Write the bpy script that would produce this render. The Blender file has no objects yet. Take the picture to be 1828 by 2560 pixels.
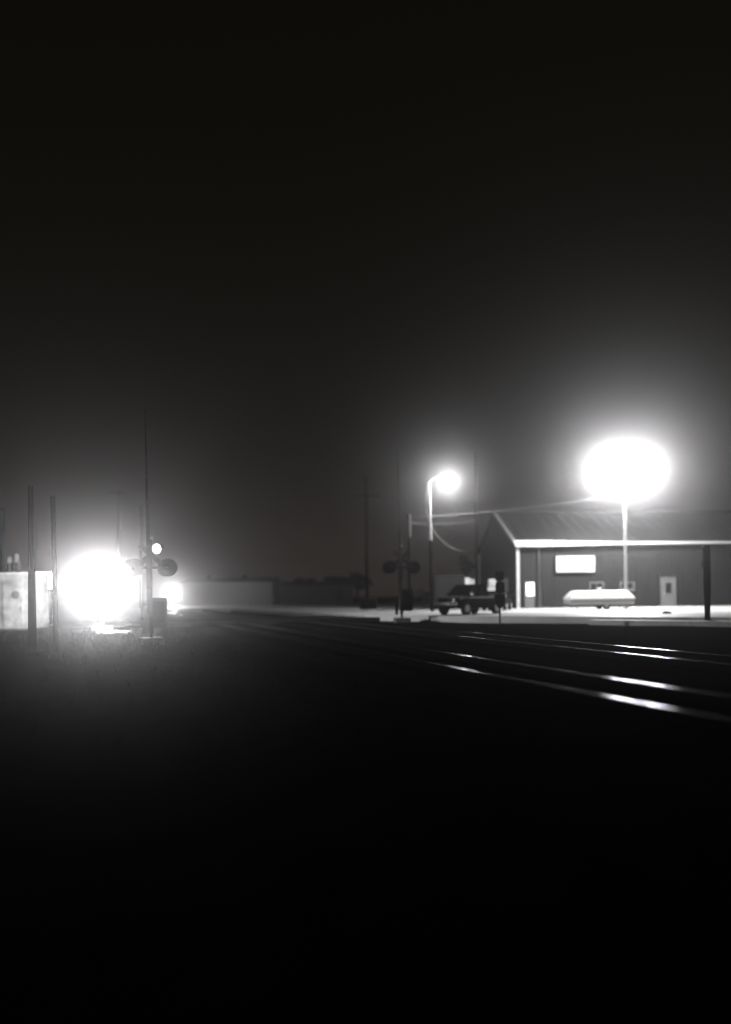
import bpy, bmesh, math, random
from mathutils import Vector, Matrix
random.seed(7)
PI = math.pi
SC = bpy.context.scene
COL = SC.collection

# ------------------------------------------------------------------ camera, sky, exposure
F = 1849.0                      # focal length in photograph pixels
ROLL = 0.0122
HY = 1484.0                     # horizon row
CAMZ = 1.5
cam_data = bpy.data.cameras.new('camera')
cam = bpy.data.objects.new('camera', cam_data)
COL.objects.link(cam)
cam.location = (0, 0, CAMZ)
cam.rotation_mode = 'QUATERNION'
cam.rotation_quaternion = (Matrix.Rotation(PI / 2, 3, 'X') @ Matrix.Rotation(-ROLL, 3, 'Z')).to_quaternion()
cam_data.sensor_fit = 'VERTICAL'
cam_data.sensor_height = 36
cam_data.lens = 36 * F / 2560
cam_data.shift_y = (HY - 1280) / 2560
cam_data.clip_start = 0.05
cam_data.clip_end = 2000
cam_data.dof.use_dof = True     # the photograph is a little soft in the distance
cam_data.dof.focus_distance = 22.0
cam_data.dof.aperture_fstop = 0.165
SC.camera = cam

SKY_TOP = (0.030, 0.027, 0.016, 1)
SKY_HORIZON = (0.36, 0.29, 0.26, 1)
SKY_FALL = 0.105
world = bpy.data.worlds.new('World')
SC.world = world
world.use_nodes = True
wn = world.node_tree
for n in list(wn.nodes):
    wn.nodes.remove(n)
w_out = wn.nodes.new('ShaderNodeOutputWorld')
w_bg = wn.nodes.new('ShaderNodeBackground')
# overcast night sky: faint and warm overhead, a dim town glow all round the horizon
w_tc = wn.nodes.new('ShaderNodeTexCoord')
w_sep = wn.nodes.new('ShaderNodeSeparateXYZ')
wn.links.new(w_tc.outputs['Generated'], w_sep.inputs[0])
def w_math(op, a, b):
    n = wn.nodes.new('ShaderNodeMath'); n.operation = op
    for k, v in enumerate((a, b)):
        if isinstance(v, (int, float)): n.inputs[k].default_value = v
        else: wn.links.new(v, n.inputs[k])
    return n.outputs[0]
w_el = w_math('MAXIMUM', w_sep.outputs['Z'], 0.0)
w_exp = w_math('POWER', 2.718, w_math('MULTIPLY', w_el, -1 / SKY_FALL))
w_mix = wn.nodes.new('ShaderNodeMix'); w_mix.data_type = 'RGBA'
wn.links.new(w_exp, w_mix.inputs['Factor'])
w_mix.inputs['A'].default_value = SKY_TOP
w_mix.inputs['B'].default_value = SKY_HORIZON
wn.links.new(w_mix.outputs['Result'], w_bg.inputs['Color'])
w_bg.inputs['Strength'].default_value = 0.1
wn.links.new(w_bg.outputs[0], w_out.inputs['Surface'])

SC.view_settings.view_transform = 'Standard'
SC.view_settings.look = 'None'
SC.view_settings.exposure = 0
SC.view_settings.gamma = 1
SC.view_settings.use_curve_mapping = False
SC.cycles.use_denoising = True
SC.cycles.volume_bounces = 0
SC.cycles.max_bounces = 6
SC.cycles.sample_clamp_indirect = 3.0
SC.cycles.use_adaptive_sampling = False

HAZE_DENSITY = 0.0025
HAZE_G = 0.957
LIGHT_COL = (0.955, 0.96, 1.0)

# ------------------------------------------------------------------ helpers
def at(x, y, Y):
    """photograph pixel + distance -> point in the place"""
    xr = x - ROLL * (y - HY)
    yr = y + ROLL * (x - 914)
    return Vector(((xr - 914) / F * Y, Y, CAMZ + (HY - yr) / F * Y))

def on(x, y, Y, z):
    p = at(x, y, Y)
    return Vector((p.x, p.y, z))

MATS = {}
def mat(name, col, rough=0.7, metal=0.0, noise=8.0, var=0.25, bump=0.0, emit=0.0, spec=0.5, ecol=(0.97, 0.97, 1, 1)):
    if name in MATS:
        return MATS[name]
    m = bpy.data.materials.new(name)
    m.use_nodes = True
    t = m.node_tree
    b = t.nodes['Principled BSDF']
    b.inputs['Roughness'].default_value = rough
    b.inputs['Metallic'].default_value = metal
    b.inputs['Specular IOR Level'].default_value = spec
    if not isinstance(col, tuple):
        col = (col, col * 0.985, col * 0.95)
    tc = t.nodes.new('ShaderNodeTexCoord')
    nz = t.nodes.new('ShaderNodeTexNoise')
    nz.inputs['Scale'].default_value = noise
    nz.inputs['Detail'].default_value = 5
    t.links.new(tc.outputs['Object'], nz.inputs['Vector'])
    rp = t.nodes.new('ShaderNodeValToRGB')
    lo = [max(0, c * (1 - var)) for c in col]
    hi = [min(1, c * (1 + var)) for c in col]
    rp.color_ramp.elements[0].position = 0.3
    rp.color_ramp.elements[1].position = 0.7
    rp.color_ramp.elements[0].color = (*lo, 1)
    rp.color_ramp.elements[1].color = (*hi, 1)
    t.links.new(nz.outputs['Fac'], rp.inputs['Fac'])
    t.links.new(rp.outputs['Color'], b.inputs['Base Color'])
    if bump:
        bp = t.nodes.new('ShaderNodeBump')
        bp.inputs['Strength'].default_value = bump
        bp.inputs['Distance'].default_value = 0.05
        t.links.new(nz.outputs['Fac'], bp.inputs['Height'])
        t.links.new(bp.outputs['Normal'], b.inputs['Normal'])
    if emit:
        b.inputs['Emission Color'].default_value = ecol
        b.inputs['Emission Strength'].default_value = emit
        m.cycles.emission_sampling = 'NONE'
    MATS[name] = m
    return m

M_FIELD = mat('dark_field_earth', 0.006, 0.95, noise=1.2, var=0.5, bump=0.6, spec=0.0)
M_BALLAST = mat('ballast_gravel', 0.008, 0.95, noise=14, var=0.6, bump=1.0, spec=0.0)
M_LOT = mat('pale_concrete', 0.55, 0.5, noise=0.6, var=0.16, bump=0.05)
M_ROAD = mat('asphalt', 0.03, 0.9, noise=6, var=0.3, bump=0.2, spec=0.0)
M_KERB = mat('kerb_concrete', 0.65, 0.6, noise=4, var=0.15)
M_RAIL = mat('rail_steel', 0.75, 0.28, 1.0, noise=20, var=0.15)
M_RUST = mat('rail_rust', 0.01, 0.9, 0.0, noise=20, var=0.4, spec=0.0)
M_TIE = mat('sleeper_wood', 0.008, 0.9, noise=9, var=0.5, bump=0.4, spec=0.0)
M_POLEWOOD = mat('creosote_wood', 0.007, 0.9, noise=6, var=0.4, bump=0.3, spec=0.0)
M_GALV = mat('galvanised_steel', 0.5, 0.55, 0.0, noise=5, var=0.12)
M_DKSTEEL = mat('dark_steel', 0.014, 0.7, 0.0, noise=10, var=0.3)
M_BLACK = mat('black_paint', 0.006, 0.8, noise=10, var=0.3, spec=0.05)
M_SIDING = mat('siding_metal', 0.013, 0.7, noise=3, var=0.18, spec=0.3)
M_ROOF = mat('roof_metal', 0.013, 0.7, noise=2.5, var=0.2, spec=0.3)
M_TRIM = mat('white_trim', 0.6, 0.6, noise=4, var=0.1)
M_TRIMGLOW = mat('white_trim_and_glow', 0.55, 0.6, noise=3, var=0.08)  # white for trim, the eave glow wedge and the light-trail hooks
M_SIGN = mat('sign_white', 0.6, 0.5, noise=3, var=0.04)
M_LETTER = mat('sign_lettering', 0.08, 0.6, noise=3, var=0.1)
M_DOOR = mat('door_paint', 0.11, 0.6, noise=4, var=0.12)
M_WINFRAME = mat('window_frame_paint', 0.12, 0.6, noise=4, var=0.12)
M_GLASS = mat('dark_glass', 0.015, 0.12, noise=2, var=0.1)
M_LITPANE = mat('lit_pane', 0.8, 0.5, noise=2, var=0.03, emit=2.2)
M_LENS = mat('lamp_lens', 0.8, 0.4, noise=2, var=0.02, emit=18.0)
M_LENSDIM = mat('small_lamp_lens', 0.8, 0.4, noise=2, var=0.02, emit=3.0)
M_BOXLIT = mat('lit_sign_face', 0.8, 0.5, noise=2, var=0.03, emit=7.0)
M_WHITE = mat('white_gelcoat', 0.82, 0.35, noise=2, var=0.04)
M_GREY = mat('grey_panel', 0.3, 0.5, noise=3, var=0.1)
M_RUBBER = mat('rubber', 0.02, 0.85, noise=9, var=0.3, spec=0.2)
M_CARDARK = mat('dark_car_paint', 0.004, 0.6, noise=2, var=0.15, spec=0.03)
M_CHROME = mat('chrome', 0.7, 0.15, 1.0, noise=3, var=0.05)
M_HLAMP = mat('headlamp_glass', 0.7, 0.15, 0.6, noise=3, var=0.05)
M_SHED = mat('shed_aluminium', 0.3, 0.6, noise=1.8, var=0.4)
M_SHEDDK = mat('shed_fittings', 0.12, 0.7, noise=5, var=0.3)
M_FARWALL = mat('far_wall_paint', 0.11, 0.7, noise=0.8, var=0.12)
M_LEAF = mat('leaf', 0.07, 0.8, noise=3, var=0.4, spec=0.2)
M_BARK = mat('bark', 0.03, 0.9, noise=8, var=0.4, bump=0.4)
M_GRASS = mat('grass_blade', 0.012, 0.9, noise=2, var=0.4, spec=0.0)
M_WIRE = mat('cable_black', 0.03, 0.6, noise=5, var=0.2)
M_WIREBRIGHT = mat('cable_aluminium', 0.5, 0.4, 0.0, noise=5, var=0.1)
M_CRATE = mat('pale_crate', 0.75, 0.7, noise=6, var=0.3)
M_REDBAND = mat('arm_stripe_red', (0.012, 0.006, 0.006), 0.8)
M_ARMWHITE = mat('arm_white', 0.03, 0.6)

# polished steel with a bounded highlight
nt = M_RAIL.node_tree
gl = nt.nodes.new('ShaderNodeBsdfAnisotropic')
gl.distribution = 'BECKMANN'
gl.inputs['Roughness'].default_value = 0.185
gl.inputs['Color'].default_value = (0.24, 0.24, 0.245, 1)
tcx = nt.nodes.new('ShaderNodeTexCoord'); mp = nt.nodes.new('ShaderNodeMapping'); nz = nt.nodes.new('ShaderNodeTexNoise'); bp = nt.nodes.new('ShaderNodeBump')
mp.inputs['Scale'].default_value = (14, 2.2, 1)
nz.inputs['Scale'].default_value = 1.0
nz.inputs['Detail'].default_value = 4
bp.inputs['Distance'].default_value = 0.010
nt.links.new(tcx.outputs['Object'], mp.inputs['Vector']); nt.links.new(mp.outputs[0], nz.inputs['Vector'])
nt.links.new(nz.outputs['Fac'], bp.inputs['Height']); nt.links.new(bp.outputs['Normal'], gl.inputs['Normal'])
nt.links.new(gl.outputs[0], nt.nodes['Material Output'].inputs['Surface'])

class MB:
    def __init__(self):
        self.bm = bmesh.new()
    def box(self, c, s, rot=None):
        g = bmesh.ops.create_cube(self.bm, size=1.0)
        M = Matrix.Translation(c)
        if rot is not None:
            M = M @ rot
        M = M @ Matrix.Diagonal((*s, 1))
        bmesh.ops.transform(self.bm, matrix=M, verts=g['verts'])
        return self
    def cyl(self, a, b, r0, r1=None, n=12):
        a, b = Vector(a), Vector(b)
        r1 = r0 if r1 is None else r1
        d = b - a
        g = bmesh.ops.create_cone(self.bm, cap_ends=True, segments=n, radius1=r0, radius2=r1, depth=d.length)
        M = Matrix.Translation((a + b) / 2) @ d.to_track_quat('Z', 'Y').to_matrix().to_4x4()
        bmesh.ops.transform(self.bm, matrix=M, verts=g['verts'])
        return self
    def sphere(self, c, r, s=(1, 1, 1), n=12):
        g = bmesh.ops.create_uvsphere(self.bm, u_segments=n, v_segments=max(6, n // 2), radius=r)
        bmesh.ops.transform(self.bm, matrix=Matrix.Translation(c) @ Matrix.Diagonal((*s, 1)), verts=g['verts'])
        return self
    def loft(self, rings, caps=True):
        vs = [[self.bm.verts.new(p) for p in r] for r in rings]
        n = len(vs[0])
        for a, b in zip(vs, vs[1:]):
            for i in range(n):
                self.bm.faces.new((a[i], a[(i + 1) % n], b[(i + 1) % n], b[i]))
        if caps:
            self.bm.faces.new(list(reversed(vs[0])))
            self.bm.faces.new(vs[-1])
        return self
    def prism(self, poly, z0, z1):
        return self.loft([[(p[0], p[1], z0) for p in poly], [(p[0], p[1], z1) for p in poly]])
    def tube(self, pts, r, n=6):
        pts = [Vector(p) for p in pts]
        rings = []
        for i, p in enumerate(pts):
            d = (pts[min(i + 1, len(pts) - 1)] - pts[max(i - 1, 0)]).normalized()
            q = d.to_track_quat('Z', 'Y').to_matrix()
            rr = r[i] if isinstance(r, (list, tuple)) else r
            rings.append([p + q @ Vector((rr * math.cos(2 * PI * k / n), rr * math.sin(2 * PI * k / n), 0)) for k in range(n)])
        return self.loft(rings)
    def build(self, name, m, parent=None, loc=(0, 0, 0), smooth=False, bevel=0.0):
        if bevel:
            bmesh.ops.bevel(self.bm, geom=self.bm.edges[:], offset=bevel, segments=2, affect='EDGES', clamp_overlap=True)
        bmesh.ops.recalc_face_normals(self.bm, faces=self.bm.faces[:])
        me = bpy.data.meshes.new(name)
        self.bm.to_mesh(me)
        self.bm.free()
        if smooth:
            for p in me.polygons:
                p.use_smooth = True
        me.materials.append(m)
        o = bpy.data.objects.new(name, me)
        COL.objects.link(o)
        o.location = loc
        if parent is not None:
            o.parent = parent
        return o

def link(name, me, parent=None, loc=(0, 0, 0), rz=0.0):
    o = bpy.data.objects.new(name, me)
    COL.objects.link(o)
    o.location = loc
    o.rotation_euler = (0, 0, rz)
    if parent is not None:
        o.parent = parent
    return o

def tag(o, label, cat, group=None):
    o['label'] = label
    o['category'] = cat
    if group:
        o['group'] = group
    return o

def thing(name, loc, label, cat, rz=0.0, group=None):
    o = bpy.data.objects.new(name, None)
    o.empty_display_size = 0.3
    COL.objects.link(o)
    o.location = loc
    o.rotation_euler = (0, 0, rz)
    return tag(o, label, cat, group)

def copy_tree(o, parent=None):
    c = o.copy()
    COL.objects.link(c)
    if parent is not None:
        c.parent = parent
    for ch in list(o.children):
        copy_tree(ch, c)
    return c

def struct(o, kind='structure'):
    o['kind'] = kind
    return o

def point_lamp(name, parent, loc, watts, radius=0.15):
    l = bpy.data.lights.new(name, 'POINT')
    l.energy = watts
    l.color = LIGHT_COL
    l.shadow_soft_size = radius
    o = bpy.data.objects.new(name, l)
    COL.objects.link(o)
    o.location = loc
    o.parent = parent
    return o

def spot_lamp(name, parent, loc, watts, deg, blend):
    l = bpy.data.lights.new(name, 'SPOT')
    l.energy = watts
    l.color = LIGHT_COL
    l.spot_size = math.radians(deg)
    l.spot_blend = blend
    l.shadow_soft_size = 0.2
    o = bpy.data.objects.new(name, l)      # a new lamp shines straight down
    COL.objects.link(o)
    o.location = loc
    o.parent = parent
    return o

# ------------------------------------------------------------------ ground, tracks, lot, road
PHI = math.atan((914 - 212) / F)
U = Vector((-math.sin(PHI), math.cos(PHI)))
V = Vector((math.cos(PHI), math.sin(PHI)))
TRK_RZ = math.atan2(V.y, V.x)          # local x across the tracks, local y along them
def sd(s, d, z=0.0):
    p = U * s + V * d
    return Vector((p.x, p.y, z))

GZ = -0.26
LOTZ = 0.12
# one ground sheet, finer near the camera, gently uneven
bm = bmesh.new()
xs = [-420, -250, -140, -90] + [-60 + 3 * i for i in range(41)] + [90, 140, 250, 420]
ys = [-60, -20] + [0 + 2 * i for i in range(41)] + [100, 130, 180, 260, 420]
gv = {}
for i, x in enumerate(xs):
    for j, y in enumerate(ys):
        gv[i, j] = bm.verts.new((x, y, GZ + random.uniform(-0.04, 0.03)))
for i in range(len(xs) - 1):
    for j in range(len(ys) - 1):
        bm.faces.new((gv[i, j], gv[i + 1, j], gv[i + 1, j + 1], gv[i, j + 1]))
g = MB(); g.bm.free(); g.bm = bm
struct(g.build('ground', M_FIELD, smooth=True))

# two ballast beds
for k, (d0, d1) in enumerate(((6.9, 8.4), (12.0, 13.5))):
    dm = (d0 + d1) / 2
    prof = [(-2.3, -0.34), (-1.6, -0.165), (1.6, -0.165), (2.3, -0.34)]
    b = MB()
    rings = []
    for i in range(60):
        s = -15 + i * 5
        rings.append([(x + random.uniform(-.05, .05), s, z) for x, z in prof])
    b.loft(rings)
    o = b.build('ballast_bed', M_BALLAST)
    o.location = sd(0, dm)
    o.rotation_euler = (0, 0, TRK_RZ)
    struct(o)

# rail profile: foot, web, rounded head
def rail_half():
    head = [(0.036, -0.035), (0.036, -0.012), (0.031, -0.004), (0.018, -0.0012), (0.0, 0.0)]
    web = [(0.008, -0.045), (0.008, -0.125), (0.07, -0.14), (0.07, -0.15)]
    right = list(reversed(web)) + head
    left = [(-x, z) for x, z in reversed(right[:-1])]
    return right + left
def head_only():
    return [(0.035, -0.012), (0.035, 0.0), (0.030, 0.0016), (0.012, 0.0021), (-0.012, 0.0021), (-0.030, 0.0016), (-0.035, 0.0), (-0.035, -0.012)]
b = MB(); b.loft([[(x, s, z) for x, z in rail_half()] for s in (-15, 100, 280)])
rail_src = b.build('rail', M_RUST)
b = MB(); b.loft([[(x, s, z) for x, z in head_only()] for s in (-15, 40, 100, 280)])
head_src = b.build('polished_head', M_RAIL, rail_src)
b = MB(); b.box((0, 0, -0.23), (2.6, 0.22, 0.16))
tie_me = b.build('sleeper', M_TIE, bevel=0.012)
rail_me, head_me, sleeper_me = rail_src.data, head_src.data, tie_me.data
for o in (head_src, rail_src, tie_me):
    bpy.data.objects.remove(o)
for dm, lab in ((7.65, 'nearer railway track with two polished rails in the dark foreground'),
                (12.75, 'farther railway track with two polished rails, just before the bright lot')):
    t = thing('railway_track', sd(0, dm), lab, 'railway track', TRK_RZ, 'railway tracks crossing the foreground')
    for x, glint_tilt in zip((-0.75, 0.75), (0.036, 0.062) if dm < 9 else (0.084, 0.104)):
        r = link('rail', rail_me, t, (x, 0, 0))
        link('polished_head', head_me, r, (0, 0, 0.006)).rotation_euler = (0, -glint_tilt, 0)   # slant chosen per rail to place the lamp glints
    for i in range(125):
        s = 4 + i * 0.62
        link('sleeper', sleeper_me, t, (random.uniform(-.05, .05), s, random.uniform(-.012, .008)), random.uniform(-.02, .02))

# pale lot in front of the building, with a kerb along its near edge
lot_front = [(-30, 98), (-16, 78), (-10, 67), (0, 47.5), (7.3, 42.5), (12, 39.3), (17, 36.6), (26, 32)]
poly = lot_front + [(90, 32), (90, 112), (-30, 112)]
b = MB(); b.prism(poly, -0.5, LOTZ)
struct(b.build('concrete_lot', M_LOT))
kp = [(11.5, 38.2), (16.3, 35.0), (22, 31.6), (30, 27.2)]
b = MB()
rings = []
for (x, y) in kp:
    n = Vector((0.55, 0.835))
    a, c = Vector((x, y)), Vector((x, y)) + n * 0.55
    rings.append([(a.x, a.y, -0.4), (c.x, c.y, -0.4), (c.x, c.y, 0.0), (a.x, a.y, -0.005)])
b.loft(rings)
struct(b.build('kerb', M_KERB))
# road over the crossing
b = MB()
rings = []
for d, z in ((-45, -0.2), (0, -0.19), (4.5, -0.03), (6.82, -0.012), (6.83, -0.012), (16, -0.02), (24, 0.09)):
    a, c = sd(43.5, d), sd(51.0, d)
    rings.append([(a.x, a.y, -0.6), (c.x, c.y, -0.6), (c.x, c.y, z), (a.x, a.y, z)])
b.loft(rings)
struct(b.build('road', M_ROAD))

# grass tufts in the field on the near side of the tracks
bm = bmesh.new()
def tuft(px, py, h, n, z=GZ):
    for _ in range(n):
        a = random.uniform(0, 2 * PI); r = random.uniform(0, .12)
        x, y = px + r * math.cos(a), py + r * math.sin(a)
        hh = h * random.uniform(.5, 1.1); w = random.uniform(.006, .012)
        lx, ly = random.uniform(-.4, .4) * hh, random.uniform(-.4, .4) * hh
        ca, sa = math.cos(a) * w, math.sin(a) * w
        v = [bm.verts.new(p) for p in ((x - sa, y + ca, z), (x + sa, y - ca, z), (x + lx, y + ly, z + hh))]
        bm.faces.new(v)
for _ in range(2600):
    s = random.uniform(2, 60); d = random.uniform(-26, 4.8)
    if 42.5 < s < 52: continue
    p = sd(s, d)
    if p.y < 2.2: continue
    tuft(p.x, p.y, random.uniform(.12, .35), 9)
for _ in range(500):
    tuft(random.uniform(-19, -8), random.uniform(24, 36.5), random.uniform(.2, .5), 10)
g = MB(); g.bm.free(); g.bm = bm
struct(g.build('grass', M_GRASS), 'stuff')

# ------------------------------------------------------------------ the metal building
BRZ = math.atan(0.07)
BX = thing('metal_building', (12.6, 61.0, LOTZ), 'long metal-sided building with gable end, white sign and white eave', 'building', BRZ)
BL, BW, EH, RH = 36.0, 14.0, 5.34, 8.6
b = MB()
b.loft([[(x, 0.1, 0), (x, BW - 0.1, 0), (x, BW - 0.1, EH - 0.08), (x, BW / 2, RH - 0.12), (x, 0.1, EH - 0.08)] for x in (0.1, BL - 0.1)])
b.build('wall_core', M_SIDING, BX)
# ribbed siding panels: front
def rib_panel(w, h0, h1=None):
    """panel in local xz, facing -y, with three ribs"""
    h1 = h0 if h1 is None else h1
    m_ = MB()
    prof = [(0.01, 0.0)]
    for k in range(3):
        c = w * (k + 0.5) / 3
        prof += [(c - 0.05, 0.0), (c - 0.03, -0.022), (c + 0.03, -0.022), (c + 0.05, 0.0)]
    prof += [(w - 0.01, 0.0)]
    back = [(w - 0.01, 0.05), (0.01, 0.05)]
    ring = prof + back
    def hh(x): return h0 + (h1 - h0) * x / w
    m_.loft([[(x, y, 0.02) for x, y in ring], [(x, y, hh(x)) for x, y in ring]])
    return m_
src = rib_panel(1.0, EH - 0.1).build('siding_panel', M_SIDING, BX)
front_me = src.data
for i in range(1, 36):
    link('siding_panel', front_me, BX, (i * 1.0, 0.045, 0))
src.location = (0, 0.045, 0)
def gable_h(y):
    return EH + (RH - EH) * (1 - abs(y - BW / 2) / (BW / 2)) - 0.14
for i in range(14):
    y0 = BW - i * 1.0
    o = rib_panel(1.0, gable_h(y0), gable_h(y0 - 1.0)).build('siding_panel', M_SIDING, BX)
    o.rotation_euler = (0, 0, -PI / 2)
    o.location = (0.045, y0, 0)
# roof panels with standing seams on the front slope, plain sheet behind
sl = math.atan2(RH - EH, BW / 2)
slen = math.hypot(RH - EH, BW / 2) + 0.35
m_ = MB()
m_.box((0.49, slen / 2, 0.03), (0.96, slen, 0.05)).box((0.0, slen / 2, 0.055), (0.05, slen, 0.06))
src = m_.build('roof_panel', M_ROOF, BX)
roof_me = src.data
bpy.data.objects.remove(src)
for i in range(37):
    o = link('roof_panel', roof_me, BX, (-0.3 + i * 0.985, -0.32, EH - 0.32 * math.tan(sl)))
    o.rotation_euler = (sl, 0, 0)
m_ = MB(); m_.box((0, slen / 2, 0.03), (BL + 0.6, slen, 0.05))
o = m_.build('back_roof_sheet', M_ROOF, BX); o.location = (BL / 2, BW + 0.32, EH - 0.32 * math.tan(sl)); o.rotation_euler = (sl, 0, PI)
m_ = MB(); m_.box((BL / 2, BW / 2, RH + 0.08), (BL + 0.6, 0.5, 0.07)); m_.build('ridge_cap', M_ROOF, BX)
# white eave trim, deepened towards the gable end to imitate a glow band
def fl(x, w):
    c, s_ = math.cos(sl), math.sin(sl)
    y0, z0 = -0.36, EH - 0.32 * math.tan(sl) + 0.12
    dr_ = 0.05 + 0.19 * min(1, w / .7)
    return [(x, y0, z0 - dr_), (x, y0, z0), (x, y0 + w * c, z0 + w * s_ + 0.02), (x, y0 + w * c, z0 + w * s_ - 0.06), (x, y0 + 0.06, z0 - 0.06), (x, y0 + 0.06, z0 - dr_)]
m_ = MB(); m_.loft([fl(-0.32, 0.75), fl(2, 0.72), fl(4.5, 0.5), fl(8.0, 0.2), fl(BL, 0.14)]); m_.build('eave_trim_with_glow', M_TRIMGLOW, BX)
# rake trim on the front half of the gable, darker on the back half
def rake(y0, y1, mm, nm):
    z = lambda y: gable_h(y) + 0.16
    q = MB()
    q.loft([[(-0.02, y, z(y) - 0.10), (-0.36, y, z(y) - 0.10), (-0.36, y, z(y) + 0.12), (-0.02, y, z(y) + 0.12)] for y in (y0, y1)])
    q.build(nm, mm, BX)
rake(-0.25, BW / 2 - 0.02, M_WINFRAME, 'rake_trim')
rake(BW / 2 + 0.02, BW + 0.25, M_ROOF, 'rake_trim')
m_ = MB(); m_.box((-0.02, -0.02, EH / 2 - 0.1), (0.22, 0.2, EH - 0.2)); m_.build('corner_trim', M_TRIMGLOW, BX)
m_ = MB(); m_.tube([(-0.05, BW + 0.05, EH - 0.1), (-0.05, BW + 0.08, EH - 0.5), (-0.05, BW + 0.08, 0.1)], 0.06); m_.build('downspout', M_TRIM, BX)
m_ = MB(); m_.tube([(1.75, -0.3, EH - 0.1), (1.75, -0.08, EH - 0.5), (1.75, -0.08, 0.25), (1.8, -0.3, 0.1)], 0.055); m_.build('downspout', M_WINFRAME, BX)
def bl(x, y):
    """pixel on the front wall -> local x, z on the building"""
    dx, dy = math.cos(BRZ), math.sin(BRZ)
    xr = x - ROLL * (y - HY)
    t = (xr - 914) / F
    # 12.6 + s*dx = t*(61 + s*dy)
    s = (t * 61.0 - 12.6) / (dx - t * dy)
    Y = 61.0 + s * dy
    return s, at(x, y, Y).z - LOTZ
# white sign
(x0, z1), (x1, z0) = bl(1389, 1391), bl(1485, 1430)
sg = MB().box(((x0 + x1) / 2, -0.12, (z0 + z1) / 2), (x1 - x0, 0.12, z1 - z0)).build('sign_board', M_SIGN, BX, bevel=0.015)
def text_mesh(body, size, par, loc, m):
    cu = bpy.data.curves.new('lettering', 'FONT')
    cu.body = body; cu.size = size; cu.align_x = 'CENTER'; cu.align_y = 'CENTER'; cu.extrude = 0.008
    to = bpy.data.objects.new('lettering', cu)
    COL.objects.link(to)
    me = bpy.data.meshes.new_from_object(to.evaluated_get(bpy.context.evaluated_depsgraph_get()))
    bpy.data.objects.remove(to)
    me.materials.clear(); me.materials.append(m)
    o = link('lettering', me, par, loc)
    o.rotation_euler = (PI / 2, 0, 0)
    return o
lx, lz = bl(1435, 1405.5)
text_mesh('WELCOME', 0.36, sg, (lx, -0.19, lz), M_LETTER)
# second line: strokes too small to read
rr = random.Random(3)
xa, za = bl(1407, 1425.5); xb, _ = bl(1468, 1425)
m_ = MB(); x = xa
while x < xb:
    if not (xa + .42 * (xb - xa) < x < xa + .49 * (xb - xa) or xa + .78 * (xb - xa) < x < xa + .83 * (xb - xa)):
        h = rr.choice((.13, .13, .2))
        m_.box((x, -0.19, za + h / 2 - .07), (0.035, 0.012, h))
        m_.box((x + .04, -0.19, za + rr.choice((-.06, .0, .05))), (0.05, 0.012, 0.03))
    x += 0.115
m_.build('small_lettering', M_LETTER, sg)
# windows
def window(xa, ya, xb, yb):
    (x0, z1), (x1, z0) = bl(xa, ya), bl(xb, yb)
    w, h = x1 - x0, z1 - z0
    t = 0.1
    f = MB()
    f.box(((x0 + x1) / 2, -0.06, z1 - t / 2), (w, 0.1, t)).box(((x0 + x1) / 2, -0.06, z0 + t / 2), (w, 0.1, t))
    f.box((x0 + t / 2, -0.06, (z0 + z1) / 2), (t, 0.1, h - 2 * t)).box((x1 - t / 2, -0.06, (z0 + z1) / 2), (t, 0.1, h - 2 * t))
    f.box(((x0 + x1) / 2, -0.06, (z0 + z1) / 2), (0.06, 0.09, h - 2 * t))
    fo = f.build('window', M_WINFRAME, BX)
    for k in (0, 1):
        cx = x0 + t + (w - 2 * t) * (0.25 + 0.5 * k)
        MB().box((cx, -0.035, (z0 + z1) / 2), ((w - 2 * t) / 2 - 0.04, 0.03, h - 2 * t)).build('pane', M_GLASS, fo)
    MB().box(((x0 + x1) / 2, -0.1, z0 - 0.03), (w + 0.1, 0.16, 0.06)).build('sill', M_WINFRAME, fo)
window(1473, 1455, 1509, 1478)
window(1549, 1455, 1585, 1475)
# pale door on the right
(x0, z1), (x1, _) = bl(1654, 1446), bl(1686, 1446)
d_ = MB().box(((x0 + x1) / 2, -0.04, z1 / 2 + 0.02), (x1 - x0, 0.07, z1)).build('door', M_DOOR, BX)
MB().box(((x0 + x1) / 2, -0.085, z1 * 0.66), (0.46, 0.02, 0.85)).build('pane', M_GLASS, d_)
MB().sphere((x0 + 0.12, -0.11, z1 * 0.45), 0.04).build('handle', M_GALV, d_)
q = MB(); q.box((x0 - 0.05, -0.05, z1 / 2), (0.09, 0.1, z1)).box((x1 + 0.05, -0.05, z1 / 2), (0.09, 0.1, z1)).box(((x0 + x1) / 2, -0.05, z1 + 0.07), (x1 - x0 + 0.2, 0.1, 0.09)); q.build('frame', M_WINFRAME, d_)
# door by the corner with a brightly lit upper pane
(x0, z1), (x1, zm) = bl(1311, 1456), bl(1336, 1490)
d_ = MB().box(((x0 + x1) / 2, -0.04, z1 / 2 + 0.05), (x1 - x0, 0.07, z1 + 0.06)).build('door', M_DOOR, BX)
d_['label'] = 'door with brightly lit upper pane beside the building corner'
MB().box(((x0 + x1) / 2 + 0.05, -0.09, (zm + z1) / 2), (x1 - x0 - 0.18, 0.03, z1 - zm - 0.06)).build('lit_pane', M_LITPANE, d_)
MB().box((x0 + 0.1, -0.12, zm + 0.35), (0.05, 0.06, 0.2)).build('handle', M_GALV, d_)
# window on the gable end
q = MB(); q.box((-0.02, 4.1, 2.0), (0.08, 2.2, 1.25)); f_ = q.build('window', M_WINFRAME, BX)
for k in range(3):
    MB().box((-0.07, 3.4 + k * 0.7, 2.0), (0.03, 0.58, 1.05)).build('pane', M_GREY, f_)

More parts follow.
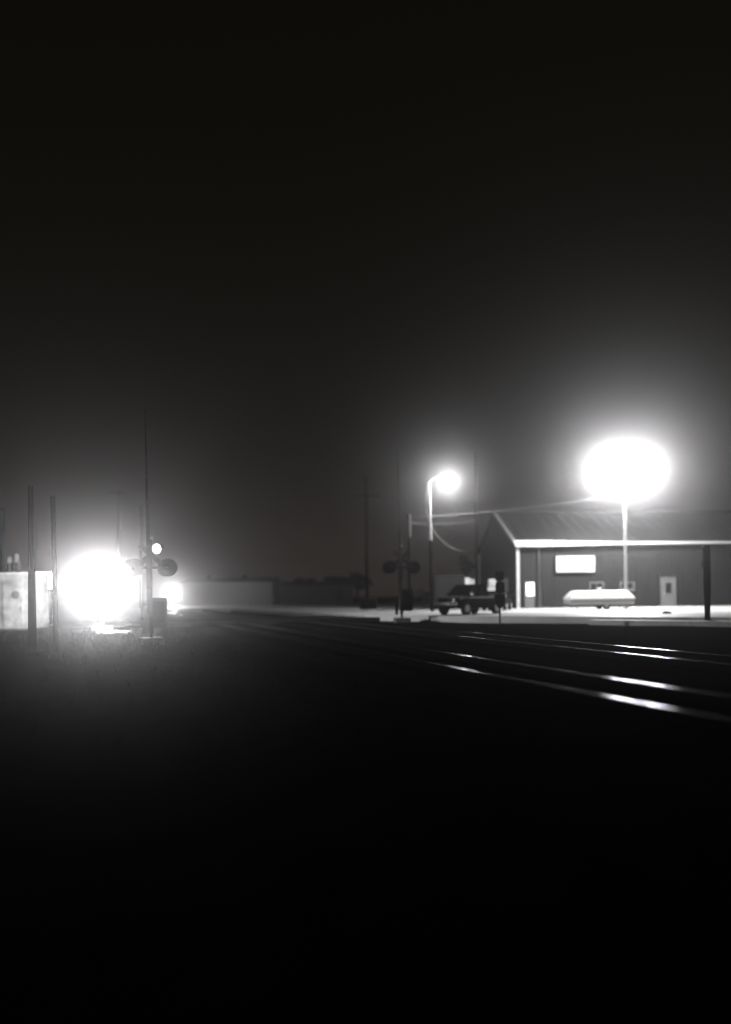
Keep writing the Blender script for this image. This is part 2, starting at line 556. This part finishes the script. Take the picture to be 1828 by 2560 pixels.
# ------------------------------------------------------------------ lamp posts
p0 = on(1565, 1480, 57, LOTZ)
lz = at(1565, 1170, 57).z - LOTZ
LP = thing('lamp_post', p0, 'tall pale lamp post with twin lamp heads glaring above the building', 'lamp post')
MB().cyl((0, 0, 0), (0, 0, 0.5), 0.24).build('base', M_KERB, LP)
MB().cyl((0, 0, 0.5), (0, 0, lz - 0.05), 0.13, 0.09).build('pole', M_GALV, LP)
MB().box((0, 0, lz), (2.4, 0.09, 0.09)).build('crossarm', M_GALV, LP)
for sx in (-1, 1):
    h = MB().box((sx * 1.15, 0, lz + 0.16), (0.62, 0.42, 0.18)).build('lamp_head', M_DKSTEEL, LP, bevel=0.03)
    MB().sphere((sx * 1.15, -0.03, lz + 0.03), 0.17, (1.3, 1, 0.5)).build('lens', M_LENS, h)
    point_lamp('lamp_light', LP, (sx * 1.15, -0.12, lz - 0.22), 7800, 0.18)
    spot_lamp('lamp_beam', LP, (sx * 1.15, -0.02, lz - 0.30), 5500, 128, 0.5)

p0 = on(1080, 1500, 55, LOTZ)
lz = at(1075, 1205, 55).z - LOTZ
MP = thing('lamp_post', p0, 'smaller lamp post with one curved arm and cable, left of the building', 'lamp post')
dx = at(1073, 1207, 55).x - p0.x
MB().cyl((0, 0, 0), (dx * .45, 0, lz * 0.55), 0.13, 0.12).build('lower_pole', M_POLEWOOD, MP)
MB().cyl((dx * .45, 0, lz * 0.55), (dx, 0, lz), 0.12, 0.10).build('pole', M_GALV, MP)
MB().tube([(dx - .05, -.05, lz - 3.0), (dx - .22, -.05, lz - 2.2), (dx - .24, -.05, lz - 1.2), (dx - .08, -.05, lz - .1), (dx + .35, -.05, lz + .25), (dx + 1.05, -.05, lz + .28)], 0.05).build('arm', M_GALV, MP)
hx = at(1120, 1200, 55).x - p0.x
h = MB().box((hx, -.05, lz + 0.28), (0.62, 0.34, 0.16)).build('lamp_head', M_DKSTEEL, MP, bevel=0.03)
MB().sphere((hx, -.05, lz + 0.17), 0.16, (1.3, 1, .6)).build('lens', M_LENS, h)
point_lamp('lamp_light', MP, (hx, -0.15, lz - 0.02), 2100, 0.15)

# ------------------------------------------------------------------ left floodlight and small lamps
p0 = on(255, 1466, 37, GZ)
fz = at(255, 1466, 37).z - GZ
FLD = thing('floodlight', p0, 'short post with three clustered floodlights, the biggest glare at the left', 'floodlight')
MB().box((0, 0, 0.12), (0.8, 0.8, 0.24)).build('concrete_foot', M_KERB, FLD, bevel=0.02)
MB().cyl((0, 0, 0.2), (0, 0, fz + .1), 0.06).build('post', M_GALV, FLD)
MB().box((0, 0, fz + 0.05), (1.3, 0.07, 0.07)).build('crossbar', M_GALV, FLD)
for dx, dz in ((-.55, .3), (.55, .3), (0, -.5)):
    h = MB().box((dx, 0.02 - (dx == 0) * .14, fz + dz), (0.46, 0.2, 0.32)).build('lamp_head', M_DKSTEEL, FLD, bevel=0.03)
    MB().box((dx, -0.1 - (dx == 0) * .14, fz + dz), (0.38, 0.03, 0.24)).build('lens', M_LENS, h)
    point_lamp('lamp_light', FLD, (dx, -0.36 - (dx == 0) * .14, fz + dz), 3050, 0.16)
# slab of concrete whose lit edge shows below the glare
b = MB(); c = on(285, 1568, 35.5, GZ); b.box((0, 0, 0.0), (1.5, 0.8, 0.16)); 
tag(b.build('concrete_slab', M_KERB, loc=c, bevel=0.02), 'low concrete slab lit under the big floodlight', 'slab')

# square lit box sign between the two left poles
c = at(112, 1451, 44)
LS = thing('lit_sign', (c.x, c.y, GZ), 'small square glowing box sign between the two left poles', 'lit sign')
q = MB(); q.box((0, .06, c.z - GZ), (1.2, 0.22, 1.1)); q.build('housing', M_DKSTEEL, LS, bevel=.02)
MB().box((0, -0.065, c.z - GZ), (1.08, 0.03, 0.98)).build('lit_face', M_BOXLIT, LS, bevel=0.01)
for sx in (-.4, .4):
    MB().cyl((sx, .06, 0), (sx, .06, c.z - GZ - .55), .05).build('leg', M_DKSTEEL, LS)

# far pale lamp in front of the low white buildings
c = at(432, 1484, 91)
YL = thing('yard_lamp', (c.x, c.y, GZ), 'far yard lamp glowing in front of the low pale building', 'lamp')
hh = c.z - GZ
MB().cyl((0, 0, 0), (0, 0, hh + .1), 0.06).build('post', M_GALV, YL)
MB().box((0, 0.08, hh + .1), (0.9, 0.2, 0.4)).build('lamp_head', M_DKSTEEL, YL, bevel=.03)
MB().box((0, -0.06, hh + .1), (0.8, 0.05, 0.32)).build('lens', M_LENS, YL)
point_lamp('lamp_light', YL, (0, -0.4, hh + .1), 2600, 0.2)

# ------------------------------------------------------------------ low pale buildings far behind
def far_building(xa, xb, ytop, Y, depth, label, m):
    a, c = at(xa, ytop, Y), at(xb, ytop, Y)
    H = (a.z + c.z) / 2 - GZ
    L = c.x - a.x
    t = thing('low_building', (a.x, Y, GZ), label, 'building')
    MB().box((L / 2, depth / 2, H / 2), (L, depth, H)).build('wall', m, t)
    MB().loft([[(x, -.25, H + .02), (x, depth + .25, H + .02), (x, depth / 2, H + .7)] for x in (-.25, L + .25)]).build('roof', M_SHEDDK, t)
    for fx in (.22, .63):
        MB().cyl((L * fx, depth / 2, H + .5), (L * fx, depth / 2, H + 1.0), .18).build('roof_vent', M_DKSTEEL, t)
    return t
far_building(455, 682, 1456, 96, 9, 'long low pale building lit by the yard lamp', M_FARWALL)
far_building(690, 880, 1464, 104, 9, 'dimmer low building right of the lit one', M_GREY)

# ------------------------------------------------------------------ level crossing gates
def crossing_gate(loc, arm_len, label, rz, lit):
    t = thing('crossing_gate', loc, label, 'crossing gate', rz, 'crossing gates with raised arms')
    MB().box((0, 0, 0.15), (0.9, 0.9, 0.3)).build('concrete_foot', M_SHEDDK, t, bevel=.02)
    MB().cyl((0, 0, 0.3), (0, 0, 4.5), 0.07).build('mast', M_DKSTEEL, t)
    k = MB().box((0.25, 0.0, 1.35), (0.75, 0.55, 1.3)).build('mechanism', M_DKSTEEL, t, bevel=.04)
    MB().box((0.25, -0.29, 1.4), (.5, .03, .9)).build('cover', M_BLACK, k)
    # cross-bars with target discs
    for yy in (-0.25, 0.25):
        MB().box((0, yy, 3.3), (1.7, 0.05, 0.1)).build('lamp_bar', M_DKSTEEL, t)
        for sx in (-.72, .72):
            dsc = MB().cyl((sx, yy - 0.02, 3.3), (sx, yy + 0.02, 3.3), 0.38, n=20).build('disc', M_BLACK, t)
            MB().cyl((sx, yy - 0.14, 3.3), (sx, yy + 0.0, 3.3), 0.11, n=14).build('hood', M_BLACK, dsc)
    MB().box((0, -.1, 3.85), (1.25, 0.025, .2), Matrix.Rotation(.7, 4, 'Y')).build('crossbuck_board', M_ARMWHITE, t)
    MB().box((0, -.13, 3.85), (1.25, 0.025, .2), Matrix.Rotation(-.7, 4, 'Y')).build('crossbuck_board', M_ARMWHITE, t)
    MB().sphere((0, 0, 4.58), .13, (1, 1, .7)).build('bell', M_GALV, t)
    # raised arm: tapering, banded
    n = 9
    z0 = 1.4; x0 = -0.12
    tilt = -0.012
    for i in range(n):
        za, zb = z0 + arm_len * i / n, z0 + arm_len * (i + 1) / n - .01
        wa, wb = .11 - .085 * i / n, .11 - .085 * (i + 1) / n
        q = MB()
        xa, xb = x0 + tilt * (za - z0), x0 + tilt * (zb - z0)
        q.loft([[(x - w, -.33, z), (x + w, -.33, z), (x + w, -.28, z), (x - w, -.28, z)] for x, w, z in ((xa, wa, za), (xb, wb, zb))])
        q.build('arm_band', M_REDBAND if i % 2 else M_ARMWHITE, t)
    for sx in (-.25, .05):
        MB().box((x0 + sx, -.3, .85), (.14, .3, .7)).build('counterweight', M_BLACK, t, bevel=.02)
    return t
GS = .85
lg = on(378, 1545, 27, GZ)
armL = (at(367, 1030, 27).z - GZ) / GS - 1.4
G1 = crossing_gate(lg, armL, 'crossing gate with raised arm against the big left glare', 0.5, True)
# its lit lamp
G1.scale = (GS, GS, GS)
c = at(392, 1372, 26.9)
inv = Matrix.Translation(-lg)
o = MB().sphere((0, 0, 0), .19, (1, .5, 1.15)).build('lit_lamp', M_LENSDIM, G1)
rot = Matrix.Rotation(-0.5, 3, 'Z')
o.location = (rot @ (c - lg)) / GS
rg = on(1005, 1535, 44, GZ)
armR = at(1002, 1125, 44).z - GZ - 1.4
G2 = crossing_gate(rg, armR, 'crossing gate with raised arm and black discs left of the truck', 0.15, False)

# ------------------------------------------------------------------ poles
def wood_pole(x, ytop, Y, r0, r1, label, z=GZ, arm=None, lean=0.0, name='utility_pole'):
    p = on(x, HY, Y, z)
    top = at(x, ytop, Y)
    t = thing(name, p, label, 'pole')
    H = top.z - z
    MB().tube([(0, 0, -0.1), (lean * .5, 0, H * .5), (lean, 0, H)], [r0, (r0 + r1) / 2, r1], 10).build('shaft', M_POLEWOOD, t)
    if arm:
        w, za = arm
        MB().box((lean, -.12, za - z), (w, .1, .12)).build('crossarm', M_POLEWOOD, t)
        for k in (-1, -.4, .4, 1):
            MB().cyl((lean + k * w * .46, -.12, za - z + .06), (lean + k * w * .46, -.12, za - z + .24), .04, .03, 8).build('insulator', M_DKSTEEL, t)
    return t
PA = wood_pole(80, 1216, 24, 0.14, 0.08, 'dark thick pole at the right edge of the pale shed')
PB = wood_pole(139, 1241, 24, 0.085, 0.07, 'dark pole right beside the big floodlight glare', lean=-.05)
PC = wood_pole(8, 1270, 43, 0.2, 0.15, 'leftmost dark pole, behind the pale shed, with equipment cans')
for k, dx in enumerate((.42, .85)):
    q = MB().cyl((dx, 0, 2.9), (dx, 0, 3.8), .17, n=12).build('equipment_can', M_DKSTEEL, PC)
    for s in (-.06, .06):
        MB().cyl((dx + s, -.05, 3.8), (dx + s, -.05, 4.1 + .2 * k), .025, n=8).build('insulator', M_GALV, q)
    MB().box((dx - .2, 0, 3.4), (.3, .06, .06)).build('bracket', M_DKSTEEL, PC)
PD = wood_pole(918, 1190, 85, 0.18, 0.12, 'faint far utility pole with crossarm, centre of the picture', arm=(2.6, at(918, 1240, 85).z))
PE = wood_pole(1024, 1286, 57, 0.11, 0.09, 'pole with long transformer can just right of the raised gate arm', z=LOTZ)
hz = at(1024, 1315, 57).z - LOTZ
MB().cyl((.0, -.28, hz - .9), (.0, -.28, hz + .8), .2, n=14).build('transformer_can', M_DKSTEEL, PE)
PF = wood_pole(1193, 1132, 68, 0.14, 0.11, 'faint tall pole behind the building gable', z=LOTZ)
PG = wood_pole(353, 1262, 48, 0.07, 0.05, 'thin dark pole just left of the raised left gate arm', name='thin_pole')

def wire(a, b, sag, r, m, label, n=14):
    a, b = Vector(a), Vector(b)
    pts = []
    for i in range(n + 1):
        t = i / n
        p = a.lerp(b, t)
        p.z -= sag * 4 * t * (1 - t)
        pts.append(p - a)
    o = MB().tube(pts, r).build('cable', m, loc=a, smooth=True)
    return tag(o, label, 'cable')
# drooping service cable from the smaller lamp post to the building's back corner
eb = Vector((12.6, 61, 0)) + Matrix.Rotation(BRZ, 3, 'Z') @ Vector((-.05, BW + .05, 0))
cb = at(1195, 1376, eb.y - .1)
ca = at(1080, 1318, 55)
pts = []
qx = [(1080, 1318), (1092, 1338), (1108, 1354), (1125, 1367), (1143, 1375), (1160, 1378), (1178, 1376), (1195, 1370)]
for i, (x, y) in enumerate(qx):
    t = i / (len(qx) - 1)
    pts.append(at(x, y, 55.0 + t * (eb.y - .2 - 55.0)) - ca)
tag(MB().tube(pts, .028).build('cable', M_WIREBRIGHT, loc=ca, smooth=True), 'drooping bright cable from lamp post to building corner', 'cable')
wire(at(1026, 1293, 57), at(1565, 1234, 56.9), .25, .014, M_WIREBRIGHT, 'upper thin wire passing under the smaller lamp')
wire(at(1026, 1307, 57), at(1193, 1300, 67.8), .2, .014, M_WIREBRIGHT, 'lower thin wire passing under the smaller lamp')
PH = wood_pole(300, 1226, 88, 0.18, 0.12, 'far utility pole lost in the big left glare', arm=(2.6, at(300, 1232, 88).z))
wire(at(912, 1238, 84.9), at(300, 1230, 87.9), .5, .04, M_WIRE, 'faint overhead wire from the central far pole leftwards into the glare')
wire(at(926, 1238, 84.9), at(1024, 1288, 57), .1, .03, M_WIRE, 'faint overhead wire from far pole to the transformer pole')

# thick broken post on the right with bracket
p0 = on(1769, 1550, 36, LOTZ - .12)
RP = thing('wooden_post', p0, 'thick black broken-topped post at the right edge', 'post')
H = at(1769, 1362, 36).z - p0.z
n = 12
rings = []
for z, r in ((-.2, .16), (.3, .13), (.5, .14), (H * .5, .165), (H * .75, .165), (H * .95, .155)):
    rings.append([(r * math.cos(2 * PI * k / n), r * math.sin(2 * PI * k / n), z) for k in range(n)])
rings.append([(.15 * math.cos(2 * PI * k / n), .15 * math.sin(2 * PI * k / n), H + random.uniform(-.12, .05)) for k in range(n)])
MB().loft(rings).build('shaft', M_POLEWOOD, RP)
MB().box((-.2, -.02, H - .12), (.2, .08, .12), Matrix.Rotation(-.5, 4, 'Y')).build('bracket', M_DKSTEEL, RP)
MB().box((-.18, -.05, H * .74), (.14, .16, .34)).build('meter_box', M_DKSTEEL, RP, bevel=.02)

# slim signal post before the gable: three stacked dark housings
p0 = on(1250, 1543, 37, GZ)
SP = thing('signal_post', p0, 'slim black post with stacked dark housings before the gable end', 'signal post')
zz = lambda y: at(1250, y, 37).z - p0.z
MB().cyl((0, 0, -.2), (0, 0, zz(1432)), .045).build('post', M_BLACK, SP)
MB().box((0, -.02, zz(1440)), (.40, .22, zz(1429) - zz(1451))).build('upper_head', M_BLACK, SP, bevel=.03)
MB().box((.02, -.02, zz(1469)), (.44, .25, zz(1455) - zz(1483))).build('lower_head', M_BLACK, SP, bevel=.05)
q = MB(); q.loft([[(x * w, y * .13, z) for x, y in ((-1, -1), (1, -1), (1, 1), (-1, 1))] for w, z in ((.08, zz(1520)), (.22, zz(1505)), (.26, zz(1488)), (.22, zz(1485)))])
q.build('junction_box', M_BLACK, SP)
for k, y in enumerate((1440, 1469)):
    MB().cyl((0, -.12, zz(y)), (0, -.26, zz(y)), .09, n=14).build('hood', M_BLACK, SP)

# small dark cabinet on the lit strip
p0 = on(921, 1522, 60, LOTZ)
CB = thing('utility_cabinet', p0, 'small dark cabinet left of the right-hand crossing gate', 'cabinet')
MB().box((0, 0, .52), (1.4, .7, .8)).build('body', M_DKSTEEL, CB, bevel=.03)
MB().box((0, -.05, .97), (1.5, .9, .08)).build('lid', M_DKSTEEL, CB, bevel=.02)
for sx in (-.34, .34):
    MB().box((sx, -.365, .52), (.6, .03, .66)).build('door', M_BLACK, CB)
MB().box((0, 0, .06), (1.3, .6, .12)).build('plinth', M_KERB, CB)

# ------------------------------------------------------------------ left equipment shed
a = at(-60, 1437, 40); c = at(74, 1437, 40)
SH = thing('equipment_shed', (a.x, 40, GZ), 'pale metal equipment shed at the left edge behind the thick pole', 'shed')
W = c.x - a.x; H = a.z - GZ - .1
MB().box((W / 2, 1.2, H / 2 + .1), (W, 2.4, H)).build('wall', M_SHED, SH)
MB().box((W / 2, 1.2, H + .16), (W + .2, 2.6, .1)).build('roof', M_GALV, SH, bevel=.02)
MB().box((W / 2, 1.2, .05), (W + .1, 2.5, .12)).build('plinth', M_SHEDDK, SH)
xd = at(40, 1480, 40).x - a.x
dr = MB().box((xd - .15, -.025, H * .48 + .1), (1.1, .05, H * .86)).build('door', M_SHED, SH, bevel=.01)
MB().cyl((xd + .02, -.05, at(42, 1487, 40).z - GZ), (xd + .02, -.09, at(42, 1487, 40).z - GZ), .22, n=18).build('round_vent', M_SHEDDK, dr)
MB().box((xd + .3, -.08, H * .4), (.05, .06, .2)).build('handle', M_SHEDDK, dr)
# two white hooks shaped like curled light trails, beyond the thick pole
for k, (x, y) in enumerate(((118, 1543), (131, 1548))):
    p = on(x, y, 31.5, GZ); top = at(x, y - 10, 31.5)
    hh = top.z - GZ
    t = thing('light_trail_hook', p, ('left' if k == 0 else 'right') + ' one of two white hooks standing in for curled light trails', 'light_trail', group='hooks imitating light trails near the left poles')
    MB().tube([(-.09, 0, hh - .42), (.02, 0, hh - .42), (.07, 0, hh - .32), (.05, 0, hh - .15), (0, 0, hh)], [.008, .014, .018, .016, .01], 8).build('hook', M_TRIMGLOW, t, smooth=True)
    MB().cyl((.02, 0.02, 0), (.02, .02, hh - .4), .01, n=6).build('stem', M_DKSTEEL, t)

# low kerb ends lit beside the left gate
for (xa, ya, xb, yb, Y, lab) in ((385, 1527, 446, 1536, 50, 'lower lit kerb edge right of the left gate'), (402, 1510, 448, 1514, 58, 'upper lit kerb edge right of the left gate')):
    p, q_ = at(xa, ya, Y), at(xb, yb, Y)
    o = MB().box((0, 0, 0), ((q_ - p).length, .3, .10)).build('kerb_edge', M_KERB, loc=(p + q_) / 2, bevel=.02)
    o.location.z = max(o.location.z, GZ + .05)
    tag(o, lab, 'kerb')

# ------------------------------------------------------------------ vehicles
def ring(x, hw, zb, zt, ins=.12):
    """eight-sided body cross-section at station x"""
    return [(x, -hw + .04, zb), (x, -hw, zb + .15), (x, -hw, zt - .18), (x, -hw + ins, zt), (x, hw - ins, zt), (x, hw, zt - .18), (x, hw, zb + .15), (x, hw - .04, zb)]
def vehicle(loc, rz, label, cat, name, body, cabin, wheels, wr, wy):
    t = thing(name, loc, label, cat, rz)
    MB().loft([ring(*s) for s in body]).build('body', M_CARDARK, t)
    rings = [[(x, -hw, z), (x, hw, z), (x2, hw2, z), (x2, -hw2, z)] for x, hw, x2, hw2, z in ()]
    (xb0, xb1, hb, zb), (xt0, xt1, ht, zt) = cabin
    q = MB()
    q.loft([[(xb0, -hb, zb), (xb1, -hb, zb), (xb1, hb, zb), (xb0, hb, zb)], [(xt0, -ht, zt), (xt1, -ht, zt), (xt1, ht, zt), (xt0, ht, zt)]])
    q.build('glass', M_GLASS, t)
    q = MB().box(((xt0 + xt1) / 2, 0, zt + .02), (xt1 - xt0 + .12, 2 * ht + .1, .08)).build('roof', M_CARDARK, t, bevel=.03)
    for sy in (-1, 1):
        for (xb, xt) in ((xb0, xt0), (xb1, xt1), ((xb0 + xb1) / 2, (xt0 + xt1) / 2)):
            MB().cyl((xb, sy * (hb + .005), zb), (xt, sy * (ht + .005), zt), .04, n=8).build('pillar', M_CARDARK, t)
    xf = body[-1][0]; xr = body[0][0]
    for sy in (-1, 1):
        MB().sphere((xf + .0, sy * .62, body[-2][3] - .22), .13, (.5, 1.2, .9)).build('headlight', M_HLAMP, t, smooth=True)
        MB().box((xr - .01, sy * .72, body[0][3] - .3), (.05, .16, .26)).build('tail_light', M_REDBAND, t)
        MB().box((xb1 - .12, sy * (hb + .16), zb + .12), (.1, .22, .18)).build('mirror', M_CHROME, t, bevel=.03)
        for x in wheels:
            w = MB().cyl((x, sy * (wy - .11), wr), (x, sy * (wy + .11), wr), wr, n=22).build('wheel', M_RUBBER, t)
            MB().cyl((x, sy * (wy + .08), wr), (x, sy * (wy + .125), wr), wr * .58, n=16).build('rim', M_GALV, w)
    MB().box((xf + .04, 0, body[-1][2] + .2), (.16, 1.75, .2)).build('bumper', M_CHROME, t, bevel=.04)
    MB().box((xr - .04, 0, body[0][2] + .2), (.14, 1.75, .2)).build('bumper', M_DKSTEEL, t, bevel=.04)
    return t
truck_body = [(-2.5, .88, .55, 1.12), (-2.45, .93, .42, 1.18), (-.75, .95, .4, 1.18), (1.0, .95, .4, 1.18), (2.2, .93, .42, 1.12), (2.42, .86, .5, 1.0)]
truck = vehicle((6.6, 46.6, LOTZ), math.atan2(-.7, -.72), 'dark pickup truck parked at the lot edge before the gable end', 'pickup truck', 'pickup_truck',
                truck_body, ((-.75, 1.25, .86, 1.16), (-.55, .5, .72, 1.82)), (-1.5, 1.55), .40, .86)
car_body = [(-2.2, .8, .42, .85), (-2.1, .86, .32, .98), (-.9, .88, .28, 1.0), (.9, .88, .28, .98), (2.0, .84, .32, .84), (2.2, .76, .42, .72)]
car = vehicle((10.05, 56.5, LOTZ), math.atan2(.9, .3), 'dark low car parked close to the gable end behind the signal post', 'car', 'parked_car',
              car_body, ((-1.5, 1.05, .8, .97), (-.95, .35, .64, 1.42)), (-1.3, 1.35), .32, .78)

# white folded camping trailer
tc = on(1497, 1515, 55, LOTZ)
TR = thing('camping_trailer', tc, 'low white folded trailer with sloping lid under the tall lamp', 'trailer')
L = (at(1576, 1500, 55).x - at(1418, 1500, 55).x)
def zt(y): return at(1497, y, 55).z - LOTZ
zl, zb_, ztop = zt(1499), zt(1512), zt(1476)
q = MB()
def rr_(x0, x1, hy, z): return [(x0, -hy, z), (x1, -hy, z), (x1, hy, z), (x0, hy, z)]
q.loft([rr_(-L / 2, L / 2, 1.02, zl), rr_(-L / 2 - .02, L / 2 + .02, 1.05, zl + .08), rr_(-L / 2 + .08, L / 2 - .06, .95, zl + .25), rr_(-L / 2 + .42, L / 2 - .4, .62, ztop - .03), rr_(-L / 2 + .55, L / 2 - .5, .5, ztop)])
q.build('lid', M_WHITE, TR, bevel=.02)
MB().box((0, 0, (zl + zb_) / 2 - .01), (L - .06, 1.96, zl - zb_ - .02)).build('body', M_GREY, TR, bevel=.03)
MB().box((0, -.99, zl - .06), (L - .1, .03, .05)).build('trim_strip', M_DKSTEEL, TR)
MB().box((0, 0, zb_ - .06), (L - .4, 1.6, .1)).build('chassis', M_DKSTEEL, TR)
MB().cyl((.05, 0, ztop), (.05, 0, ztop + .1), .12).sphere((.05, 0, ztop + .13), .17, (1, 1, .45)).build('roof_vent', M_WHITE, TR)
for sy in (-1, 1):
    w = MB().cyl((.3, sy * .78, .27), (.3, sy * .96, .27), .27, n=20).build('wheel', M_RUBBER, TR)
    MB().cyl((.3, sy * .95, .27), (.3, sy * .975, .27), .15, n=14).build('rim', M_GALV, w)
MB().cyl((-L / 2, 0, .42), (-L / 2 - .9, 0, .4), .04).build('drawbar', M_DKSTEEL, TR)
for sx in (-1.8, 1.8):
    MB().cyl((sx, -.7, 0), (sx, -.7, .4), .03).build('jack_leg', M_DKSTEEL, TR)
    MB().cyl((sx, .7, 0), (sx, .7, .4), .03).build('jack_leg', M_DKSTEEL, TR)

# dark box trailer left of the pickup, crates behind the pickup
p0 = on(1117, 1520, 62, LOTZ)
BT = thing('box_trailer', p0, 'dark boxy trailer behind and left of the pickup truck', 'trailer')
zt_ = at(1117, 1438, 62).z - LOTZ
MB().box((0, 0, .55 + (zt_ - .55) / 2), (2.5, 4.5, zt_ - .55)).build('box', M_DKSTEEL, BT, bevel=.04)
for sx in (-.6, .6):
    MB().box((sx, -2.27, .55 + (zt_ - .55) / 2), (1.1, .05, zt_ - .75)).build('rear_door', M_DKSTEEL, BT, bevel=.02)
    w = MB().cyl((sx * 1.6, -.5, .35), (sx * 2.0, -.5, .35), .35, n=18).build('wheel', M_RUBBER, BT)
MB().box((0, -2.3, .5), (2.3, .1, .12)).build('rear_bumper', M_GALV, BT)
for k, (x, y, w_, h_) in enumerate(((1151, 1459, 16, 22), (1164, 1459, 18, 18), (1178, 1459, 14, 14), (1230, 1470, 18, 26))):
    p = on(x, y, 60.5 if k < 3 else 59.5, LOTZ)
    top = at(x, y - h_ + 3, 60.5 if k < 3 else 59.5).z - LOTZ
    bw = w_ / F * 60
    labs = ('tall pale crate stack nearest the box trailer, behind the pickup', 'pale crate stack in the middle, behind the pickup roof',
            'shortest pale crate stack, behind the pickup roof', 'pale crate stack against the gable end wall')
    t = thing('crate_stack', p, labs[k], 'crate stack', random.uniform(-.3, .3), 'pale crates behind the pickup')
    nlev = 4
    for i in range(nlev):
        zz0 = top * i / nlev
        MB().box((random.uniform(-.05, .05), 0, zz0 + top / nlev / 2), (bw, bw * .9, top / nlev - .03)).build('crate', M_CRATE, t, bevel=.02)
# stone on the lot
o = MB().sphere((0, 0, .05), .22, (1.3, .7, .5), 8).build('stone', M_DKSTEEL, loc=on(1667, 1531, 43, LOTZ))
tag(o, 'small dark stone lying on the bright lot', 'stone')

# ------------------------------------------------------------------ trees
def tree(x, Y, ytop, ybot_crown, wpx, label, n=900, z=GZ, rs=1, leaf=.16):
    R_ = random.Random(rs)
    p = on(x, HY, Y, z)
    t = thing('tree', p, label, 'tree', group=None)
    zt1 = at(x, ytop, Y).z - z; zb1 = max(.4, at(x, ybot_crown, Y).z - z)
    rx = wpx / 2 / F * Y; rz_ = (zt1 - zb1) / 2; cz = (zt1 + zb1) / 2
    q = MB()
    q.tube([(0, 0, -.1), (.05, 0, cz * .6), (0, .05, zt1 * .85)], [.03 * zt1 + .06, .02 * zt1 + .04, .02], 8)
    for k in range(6):
        a = R_.uniform(0, 2 * PI); zz_ = R_.uniform(zb1, cz)
        q.tube([(0, 0, zz_), (rx * .4 * math.cos(a), rx * .4 * math.sin(a), zz_ + rz_ * .35), (rx * .75 * math.cos(a), rx * .75 * math.sin(a), zz_ + rz_ * .6)], [.05, .035, .012], 5)
    q.build('trunk', M_BARK, t)
    bm = bmesh.new()
    cl = []
    for k in range(16):
        while True:
            v = Vector((R_.uniform(-1, 1), R_.uniform(-1, 1), R_.uniform(-1, 1)))
            if v.length < 1: break
        cl.append((Vector((v.x * rx * .72, v.y * rx * .72, cz + v.z * rz_ * .72)), R_.uniform(.25, .45)))
    for i in range(n):
        c0, rr0 = R_.choice(cl)
        v = Vector((R_.gauss(0, 1), R_.gauss(0, 1), R_.gauss(0, 1))).normalized() * R_.random() ** .5
        pos = c0 + Vector((v.x * rx * rr0, v.y * rx * rr0, v.z * rz_ * rr0))
        M = Matrix.Rotation(R_.uniform(0, 6.28), 3, 'Z') @ Matrix.Rotation(R_.uniform(0, 3.14), 3, 'X')
        s = leaf * R_.uniform(.6, 1.4)
        vs = [bm.verts.new(pos + M @ Vector(k_)) for k_ in ((-s, 0, 0), (0, -s * .5, 0), (s, 0, 0), (0, s * .5, 0))]
        bm.faces.new(vs)
    g = MB(); g.bm.free(); g.bm = bm
    g.build('crown', M_LEAF, t)
    return t
tree(1165, 72, 1386, 1440, 56, 'round-topped dark tree just left of the gable corner', 1500, LOTZ, 2, .13)
far = ((664, 118, 1446, 60, 'low dark tree behind the end of the lit far building'), (760, 122, 1440, 90, 'broad dark tree behind the dimmer far building'),
       (838, 118, 1432, 90, 'dark tree second left of the faint far pole'), (893, 112, 1424, 80, 'taller dark tree beside the faint far pole'))
for k, (x, Y, yt, w, lab) in enumerate(far):
    tree(x, Y, yt, 1478, w, lab, 1300, GZ, 20 + k, .26)
tree(1058, 70, 1468, 1512, 50, 'low dark bush at the foot of the smaller lamp post', 700, LOTZ, 40, .12)

# ------------------------------------------------------------------ haze
hm = bpy.data.materials.new('haze_air')
hm.use_nodes = True
t = hm.node_tree
t.nodes.remove(t.nodes['Principled BSDF'])
pv = t.nodes.new('ShaderNodeVolumePrincipled')
pv.inputs['Color'].default_value = (1.0, 0.985, 0.965, 1)
pv.inputs['Density'].default_value = HAZE_DENSITY
pv.inputs['Anisotropy'].default_value = HAZE_G
t.links.new(pv.outputs[0], t.nodes['Material Output'].inputs['Volume'])
b = MB(); b.box((0, 180, 7.6), (860, 500, 18.4))
struct(b.build('haze', hm), 'stuff')
